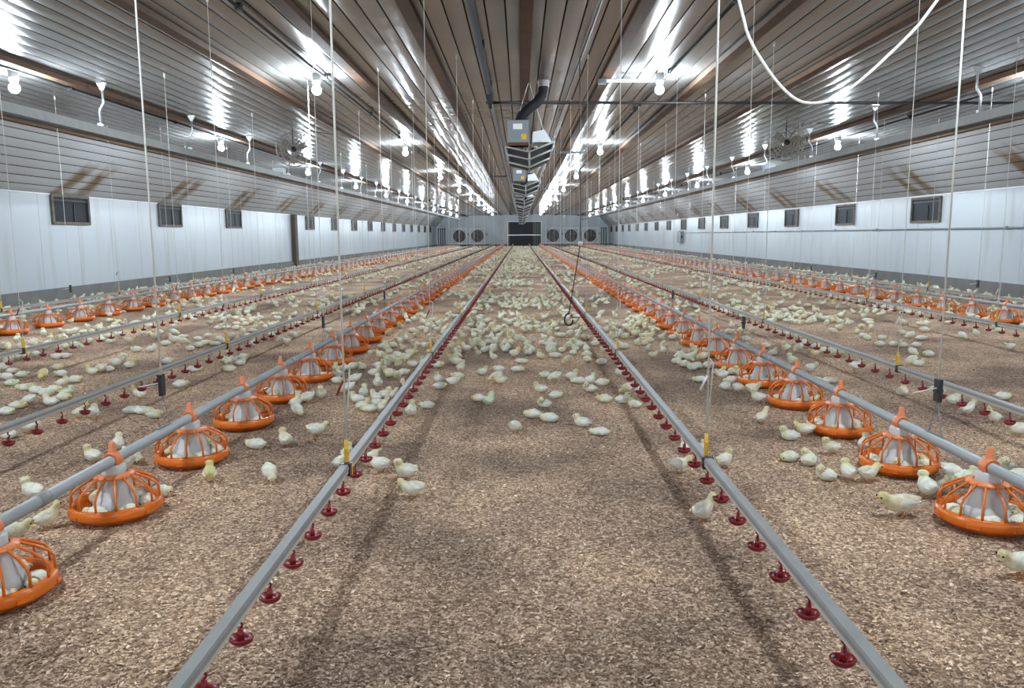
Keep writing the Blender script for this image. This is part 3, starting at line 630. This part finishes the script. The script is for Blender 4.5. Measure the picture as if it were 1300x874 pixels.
def chick_mb(pose, sub, n, detail, seed=0):
    rr = random.Random(seed+hash(pose) % 997 if False else seed+len(pose)*31)
    sp, bk, hip = POSE[pose]; R = []
    sp = [(x*.86, y, z, w_*(1.03 if i < 5 else 1.16 if i < 9 else 1.1), h_*(1.05 if i < 5 else 1.14 if i < 9 else 1.1)) for i, (x,y,z,w_,h_) in enumerate(sp)]   # plump, big-headed
    bk = (bk[0]*.86+.004*(bk[3] > .3), bk[1]*1.05)+tuple(bk[2:])
    K = len(sp)
    for i in range(K-1):
        for j in range(sub):
            w = j/sub; a, b2, c2, d2 = sp[max(i-1,0)], sp[i], sp[i+1], sp[min(i+2,K-1)]
            R.append([.5*(2*b2[q]+(c2[q]-a[q])*w+(2*a[q]-5*b2[q]+4*c2[q]-d2[q])*w*w+(3*b2[q]-a[q]-3*c2[q]+d2[q])*w**3) for q in range(5)])
    R.append(list(sp[-1])); mb = MB(); V = []; side = Vector((0,1,0)); P = [Vector(r_[:3]) for r_ in R]; yel = []
    for i, r_ in enumerate(R):
        t = (P[min(i+1,len(P)-1)]-P[max(i-1,0)]).normalized(); side = (side-t*side.dot(t)).normalized(); up = t.cross(side)
        f_ = i/(len(R)-1); yy_ = min(1, max(0, (f_-.42)/.25))
        for k in range(n):
            a = 2*PI*k/n; j_ = 1+(rr.uniform(-.075,.075) if detail else 0)
            V.append(P[i]+side*math.cos(a)*max(r_[3],.001)*j_+up*math.sin(a)*max(r_[4],.001)*j_); yel.append(yy_)
    fs = [(i*n+k, (i+1)*n+k, (i+1)*n+(k+1)%n, i*n+(k+1)%n) for i in range(len(R)-1) for k in range(n)]
    V = [Vector((v.x,v.y,max(v.z,.0005))) for v in V]
    mb.add(V, fs, 0, True)
    # wings, folded along the flanks
    bx, bz = sp[3][0]-.012, sp[3][2]+.008
    tilt = math.atan2(sp[2][2]-sp[4][2], sp[4][0]-sp[2][0])
    if detail:
        for s in (-1,1):
            W_ = []
            for i in range(7):
                w = i/6; x = .034-w*.078; hgt = .021*math.sin(PI*min(1,w*1.15+.12))**.8 if w < .85 else .007; zz = -.004*w
                yo = sp[3][3]*(.99-.42*(w-.35)**2*2)
                for q in (-1,-.4,.4,1): W_.append((x, s*(yo-.010*abs(q)+.004), zz+q*hgt))
            W_ = [(bx+x*math.cos(tilt)+z*math.sin(tilt), y, bz-x*math.sin(tilt)+z*math.cos(tilt)) for x,y,z in W_]
            fw = [(i*4+k, i*4+k+1, (i+1)*4+k+1, (i+1)*4+k) if s > 0 else (i*4+k, (i+1)*4+k, (i+1)*4+k+1, i*4+k+1) for i in range(6) for k in range(3)]
            mb.add(W_, fw, 1, True)
    # beak
    b0 = Vector(bk[:3]); d = Vector(bk[3:]).normalized(); mb.tube([b0-d*.006, b0+d*.004, b0+d*.012], [.0065,.005,.0008], 6 if detail else 4, 2)
    if detail:                                                     # eyes on both sides of the head
        h = Vector(sp[7][:3])*.5+Vector(sp[8][:3])*.5; sd = Vector((0,1,0)) if abs(d.y) < .5 else Vector((.9,.4,0)).normalized()
        for s in (-1,1): mb.ball(h+d*.009+sd*s*.0215+Vector((0,0,.003)), .0042, 8, 3)
    if hip:
        for s in (-1,1):
            fx = s*.008-.004
            mb.tube([(-.006,s*.019,hip),(-.012+fx*.5,s*.019,.022),(fx,s*.019,.004)], [.008,.0034,.003] , 6 if detail else 3, 2)
            for a in ((-.5,0,.5) if detail else (0,)):
                mb.tube([(fx,s*.019,.003),(fx+.022*math.cos(a),s*.019+.022*math.sin(a),.0015)], [.0022,.0012], 4, 2)
            if detail: mb.tube([(fx,s*.019,.003),(fx-.010,s*.019,.0015)], [.002,.001], 4, 2)
    return mb, yel
CH = {}
def chick_mesh(pose, var='down'):
    if (pose,var) not in CH:
        mb, yel = chick_mb(pose, 2, 16, True, len(CH)); me = mb.mesh('chick', [var,'wing','skin','eye'])
        a = me.attributes.new('yel','FLOAT','POINT'); y_ = np.zeros(len(mb.v)); y_[:len(yel)] = yel; a.data.foreach_set('value', y_)
        CH[(pose,var)] = me
    return CH[(pose,var)]
# hand-placed chicks: pixel where each stands or sits, pose, heading (0 right, 90 away, 180 left, 270 to the viewer)
HAND = """
1293 733 lean 180;1143 657 lean 182;60 672 drink 35;18 690 lean 20;203 631 sleep 5;44 637 stand 170;158 601 stand 250;168 590 peck 340;119 589 stand 165;150 573 stand 100
267 613 stand 110 y;343 612 peck 300;326 570 sleep 178;363 568 stand 130;402 556 lean 10;378 529 peck 310;375 520 stand 70;390 513 peck 200;408 508 stand 280;442 500 peck 185
451 488 peck 190;428 487 sleep 340;421 480 sit 110;425 472 sit 90 g;437 471 sleep 190;448 469 sleep 40;480 494 stand 100;475 477 sit 20;481 467 sit 0;494 476 sit 200
512 476 sleep 0;506 468 stand 280;525 466 sleep 170;516 460 peck 200;498 461 sleep 0;454 511 sit 180;460 520 sit 30;469 523 flat 170;477 517 sleep 0;462 506 stand 90
478 508 sit 150;488 506 sit 40;486 526 drink 55;498 505 sit 20;522 530 stand 85;543 519 sleep 190;519 502 drink 160;483 601 lean 165;469 595 drink 20;516 610 stand 200
524 634 lean 175;434 594 sit 60;442 581 sit 100;654 551 peck 60;677 531 sleep 185;698 536 sleep 170;691 518 turn 190;705 506 sleep 20;687 498 sit 178;608 510 sleep 200
621 517 stand 60 g;740 542 sit 175;762 553 flat 172;749 498 turn 180;768 511 sleep 182;790 512 sit 0;806 518 sit 160;796 501 peck 200;813 506 peck 60;764 490 sleep 10
749 487 sit 40;735 487 flat 170;725 482 sit 20;705 485 peck 190;693 480 sleep 190;786 479 drink 70;636 490 lean 190;630 486 peck 200;657 472 flat 0;634 472 sleep 170
612 476 sit 20;558 494 sleep 0;575 492 lean 20;557 485 sit 120;581 482 sleep 180;585 473 stand 60;576 461 lean 200 y;555 467 sleep 0;581 453 stand 300;572 445 stand 260
889 485 flat 178;921 495 turn 40;917 483 lean 150;940 480 stand 160;935 487 sleep 20;937 500 peck 20;955 501 lean 8;981 514 stand 170;966 539 drink 25;1003 559 sit 178
1023 555 lean 165;1003 586 sleep 200;1027 591 turn 60;1055 578 stand 190;1049 610 turn 150;861 602 lean 5;918 595 stand 25;888 576 sit 40;872 579 stand 100;869 466 sleep 190
886 468 sleep 170;903 468 sleep 10;892 459 peck 160;915 461 sit 200;891 662 drink 15;1077 611 stand 100;1101 613 lean 20;1097 574 stand 60;1177 632 stand 95;1201 630 stand 250
1207 610 peck 330;1225 613 sit 0;1232 619 sleep 180 g;1276 597 turn 190;1294 611 sleep 185;1190 504 stand 320;1210 516 drink 8;1228 528 drink 15;1262 538 drink 190;1292 555 lean 170
1272 508 sleep 0;1145 502 sit 50;1006 464 stand 120;1029 475 lean 20;1052 487 flat 0;1034 488 sleep 20;1085 472 lean 8;998 447 stand 200;1013 448 peck 220;1020 441 lean 30
1034 454 lean 180 y;1045 452 lean 170;1055 453 peck 200;1035 443 sit 20;1064 452 peck 20;983 428 stand 250;990 429 peck 20;1001 430 stand 90;1011 432 peck 0;972 442 sleep 180
981 451 sit 20;947 433 sleep 170;941 424 peck 200;929 418 drink 100;925 424 sleep 0;955 424 drink 60;1159 453 peck 280;1157 464 peck 200;1166 465 sit 340;1179 453 sleep 190
1163 441 sleep 0;1169 432 flat 0;1155 431 peck 200;1145 425 sleep 190;1176 416 stand 90;1174 422 sleep 180;1222 432 peck 280;1239 428 drink 110;1282 446 lean 182;1146 414 peck 0
1101 432 sit 10;1119 432 sleep 0;1117 440 sleep 190;1134 440 sleep 0;1146 441 sit 180;1095 429 sleep 20;8 527 sleep 0;22 519 sleep 20;38 515 peck 180;65 515 sit 170
80 509 sleep 0;84 502 sit 40 g;58 503 sleep 0;46 500 sit 180;68 499 sleep 10;31 496 flat 170;14 490 sleep 20 g;79 490 turn 20;95 486 sleep 10;55 482 peck 280 y
78 478 sleep 190;72 470 sleep 0;9 482 sleep 180;28 479 sleep 20;16 474 flat 0;5 472 stand 20;72 456 sleep 180;82 455 flat 0;46 455 stand 160;32 457 peck 190
22 458 stand 100;12 461 peck 170;117 478 stand 190;128 474 peck 200;137 472 flat 170;148 467 lean 20;157 461 peck 120;165 467 sit 0;98 445 peck 10;83 445 stand 160
92 440 peck 200;114 438 lean 190;129 434 sit 160;140 436 sleep 10;152 431 lean 180;165 438 lean 0;174 447 sleep 190;192 447 turn 20;178 508 drink 200;213 462 sleep 0
211 439 sleep 180;221 436 stand 200;232 431 sleep 20;197 432 lean 180;191 426 sit 0;203 425 sit 160;221 427 peck 0;221 419 stand 190;225 412 sit 20;236 407 drink 60
246 410 drink 170;189 418 peck 20;252 433 sleep 180;253 441 sleep 0;261 438 flat 10;274 439 flat 180;278 433 sit 190;285 436 sleep 0;294 432 lean 185;277 419 sit 0
286 416 stand 300;300 419 sleep 0;301 414 sleep 170;311 414 sleep 10;321 422 flat 0;271 409 lean 180;288 407 peck 200;229 492 sleep 20;246 472 flat 10;292 472 sleep 190
295 464 peck 200;305 464 sit 30;309 456 sleep 10;285 460 sit 170;358 436 peck 190;365 439 lean 160;374 431 lean 20;346 431 drink 60;321 441 drink 80;38 551 lean 190
10 557 sleep 175;102 532 drink 40;119 534 lean 110;169 525 flat 20;182 526 flat 0;196 531 sleep 0;1128 640 stand 0
"""
chicks = []                                                        # (x, y, z, pose, heading, variant, place)
for line in HAND.split('\n'):
    for q in line.split(';'):
        w = q.split()
        if len(w) < 4 or w[0] == '1128': continue
        p = atz(float(w[0]), float(w[1]), 0)
        for nm in PANS:                                            # keep clear of the pans
            for (fx, fy, vis) in PANS[nm]:
                dd = math.hypot(p.x-fx, p.y-fy)
                if dd < .235: p.x = fx+(p.x-fx)/max(dd,.01)*.235; p.y = fy+(p.y-fy)/max(dd,.01)*.235
        chicks.append([p.x, p.y, 0, w[2], math.radians(float(w[3])), {'y':'down_yellow','g':'down_green'}.get(w[4] if len(w) > 4 else '', 'down'), None, .92 if w[0] == '1143' else .82])
NH = len(chicks)
# chicks sitting in the nearest pans
for nm in ('left inner','right inner'):
    for (x, y, vis) in PANS[nm]:
        if not 0 < vis <= 7: continue
        for j, a in enumerate(((-1.9,-.75,.2,1.5,2.8) if vis <= 3 else (-1.7,-.4,2.6))):
            a += random.uniform(-.2,.2); r_ = .118
            chicks.append([x+math.cos(a)*r_, y+math.sin(a)*r_, .024, random.choice(['sleep','sleep','turn']), a+PI/2+random.choice([0,PI]), 'down', (nm,vis), .76])
# everything further off: clusters over the litter
LX = [l[1] for l in lines]; FX = [f_[1] for f_ in feeds]
grid = {}
def free(x, y, d):
    g = (int(x/.2), int(y/.2))
    for i in (-1,0,1):
        for j in (-1,0,1):
            for q in grid.get((g[0]+i,g[1]+j), ()):
                if (q[0]-x)**2+(q[1]-y)**2 < d*d: return False
    return True
def occupy(x, y): grid.setdefault((int(x/.2),int(y/.2)), []).append((x,y))
for c in chicks: occupy(c[0], c[1])
rest = []
def try_add(x, y):
    if x < XL+.25 or x > XR-.25 or y > 78: return
    for nm in PANS:
        fx = feeds[[f_[0] for f_ in feeds].index(nm)][1]
        if abs(x-fx) < .26:
            k = (y-[f_ for f_ in feeds if f_[0] == nm][0][2])/SP.get(nm,.74)
            if abs(k-round(k))*SP.get(nm,.74) < .24: return
    if not free(x, y, .08): return
    occupy(x, y); rest.append((x, y))
def cluster(cx, cy, n, sx, sy):
    for _ in range(n): try_add(random.gauss(cx,sx), random.gauss(cy,sy))
cluster(.0, 9.9, 90, .42, .8); cluster(-.15, 7.7, 18, .3, .25); cluster(.35, 7.8, 16, .25, .25); cluster(0, 6.9, 8, .4, .25); cluster(-.1, 8.4, 28, .35, .3); cluster(.45, 8.8, 28, .25, .7); cluster(-.5, 8.8, 30, .15, .8)
cluster(.0, 12.6, 60, .35, .5); cluster(-1.1, 9.0, 70, .28, 1.2); cluster(1.2, 8.6, 70, .28, .8); cluster(1.45, 9.5, 40, .2, 1.0); cluster(-1.3, 7.4, 25, .15, .5); cluster(1.5, 7.2, 22, .15, .5)
cluster(-3.3, 10.5, 60, .5, 1.2); cluster(3.6, 12.0, 80, .5, 1.3); cluster(3.9, 10.3, 40, .4, .5); cluster(-5.3, 8.9, 40, .25, .8); cluster(-5.0,10.5,30,.3,1.0); cluster(5.6,11,60,.3,1.4)
for x0, s in ((-7.4,.35),(7.6,.35),(-8.1,.12),(8.3,.12)):
    for y in np.arange(10, 76, .5): cluster(x0, y, 3 if y < 30 else 2, s, .4)
for fx in FX:
    for y in np.arange(9.5, 77, .4): cluster(fx, y, 3 if abs(fx) < 3 else 3, .27, .3)
for lx in LX:
    for y in np.arange(11, 77, .5): cluster(lx, y, 2 if y > 14 else 3, .14, .3)
for _ in range(420):                                               # clusters scattered everywhere beyond
    y = 12+64*random.random()**1.15; x = random.uniform(XL+.4, XR-.4); cluster(x, y, random.randint(3,11), .22, .35)
for _ in range(110):
    y = 14+62*random.random(); x = random.gauss(.05,.38); cluster(x, y, random.randint(3,7), .2, .3)
rest.sort(key=lambda q: q[1]+abs(q[0])*.2)
POOL = ['sleep','sleep','sit','sit','flat','turn','lean','peck','stand','stand','drink']
KEEP = 300-len(chicks)
for x, y in rest[:max(KEEP,0)]: chicks.append([x, y, 0, random.choice(POOL), random.uniform(0,2*PI), 'down', 'fill', .82])

# labels: what the chick does, where it faces and what it is beside
DIRW = {0:'right', 1:'away', 2:'left', 3:'the viewer'}
ACT = {'stand':'standing','lean':'stepping forward','peck':'pecking down','drink':'stretching its neck','sit':'sitting','sleep':'resting low','turn':'sitting with turned head','flat':'lying flat'}
lab = {}
for i, c in enumerate(chicks):
    x, y = c[0], c[1]; hw = DIRW[int(((c[4]+PI/4) % (2*PI))//(PI/2))]; v = {'down':'pale','down_yellow':'yellow','down_green':'greenish'}[c[5]]
    zone = ('in the centre aisle' if -.55 < x < .62 else 'by the left inner drinker line' if -1.0 <= x <= -.55 else 'by the right inner drinker line' if .62 <= x < 1.05 else
            'left of the left inner feeder' if -2.3 < x < -1.95 else 'between left inner drinkers and feeders' if -1.95 <= x < -1.0 else 'between right inner drinkers and feeders' if 1.05 <= x < 2.1 else 'beside the right inner feeder' if 2.1 <= x < 2.35 else
            'near the second left drinker line' if -2.9 < x <= -2.3 else 'near the second right drinker line' if 2.35 <= x < 2.95 else
            'between second and third left drinker lines' if -4.3 < x <= -2.9 else 'between second and third right drinker lines' if 2.95 <= x < 5.0 else 'by the outer left feeder' if x < 0 else 'by the outer right feeder')
    if isinstance(c[6], tuple): lb = f'chick inside the {ORD[c[6][1]]} pan on the {c[6][0]} feeder line'; g = 1
    elif c[6] == 'fill' or y > 7.0: lb = f'small pale chick {zone} among the farther chicks'; g = 1
    else:
        near = None
        for nm in PANS:
            for (px_, py_, vis) in PANS[nm]:
                if vis and vis <= 7 and math.hypot(px_-x,py_-y) < .34: near = f'beside the {ORD[vis]} {nm} pan'
        a_ = ACT[c[3]]
        lb = f'{v} chick {a_} facing {hw} {near or zone}'; g = 0
    lab.setdefault(lb, []).append((y, i, g))
for lb, L_ in lab.items():
    L_.sort(); n = len(L_)
    for j, (y, i, g) in enumerate(L_):
        if n == 1: chicks[i].append((lb, 'chicks on the litter'))
        elif g: chicks[i].append((lb, lb.replace('small pale chick','chicks')))
        else: chicks[i].append(((('nearer ','farther ') if n == 2 else [ORD[k+1]+' ' for k in range(n)])[j]+lb, 'chicks on the litter'))
for x, y, z, pose, hd, var, pl, sc, (lb, grp) in chicks:
    o = ob('chick', chick_mesh(pose, var), None, (x,y,z), hd, lb, 'chick', grp); k = sc*random.uniform(.9,1.06); o.scale = (k*(1.2 if sc == .92 else 1),k*(.9 if sc == .92 else 1),k)

# the uncountable rest of the flock as one object
lows = []
for po in POOL:
    mb, yel = chick_mb(po, 1, 7, False, 1); T = []
    for f_, mi in zip(mb.f, mb.m):
        for k in range(1, len(f_)-1): T.append((f_[0],f_[k],f_[k+1],mi))
    y_ = np.zeros(len(mb.v)); y_[:len(yel)] = yel; lows.append((np.array(mb.v), np.array(T), y_))
VV = []; TT = []; MI = []; YE = []; TI = []; off = 0
for x, y in rest[max(KEEP,0):]:
    v, t, yl_ = lows[random.randrange(len(lows))]; a = random.uniform(0,2*PI); k = .82*random.uniform(.9,1.08); c, s = math.cos(a)*k, math.sin(a)*k
    VV.append(np.stack([v[:,0]*c-v[:,1]*s+x, v[:,0]*s+v[:,1]*c+y, v[:,2]*k],1)); TT.append(t[:,:3]+off); MI.append(t[:,3]); YE.append(yl_); TI.append(np.full(len(v), random.random())); off += len(v)
VV = np.concatenate(VV); TT = np.concatenate(TT); MI = np.concatenate(MI); n = len(TT)
me = bpy.data.meshes.new('far_flock'); me.vertices.add(len(VV)); me.vertices.foreach_set('co', VV.ravel()); me.loops.add(3*n); me.loops.foreach_set('vertex_index', TT.ravel())
me.polygons.add(n); me.polygons.foreach_set('loop_start', np.arange(n)*3); me.polygons.foreach_set('material_index', np.where(MI == 2, 1, 0).astype(np.int32)); me.polygons.foreach_set('use_smooth', np.ones(n, bool)); me.update(calc_edges=True)
for nm, arr in (('yel',YE),('tint',TI)): a = me.attributes.new(nm,'FLOAT','POINT'); a.data.foreach_set('value', np.concatenate(arr))
me.materials.append(M['down_far']); me.materials.append(M['skin'])
ob('far_flock', me, label='pale flock of countless distant chicks over the far litter', cat='chicks', kind='stuff')
print('chicks', len(chicks), 'far', len(rest)-max(KEEP,0), 'tris', n)
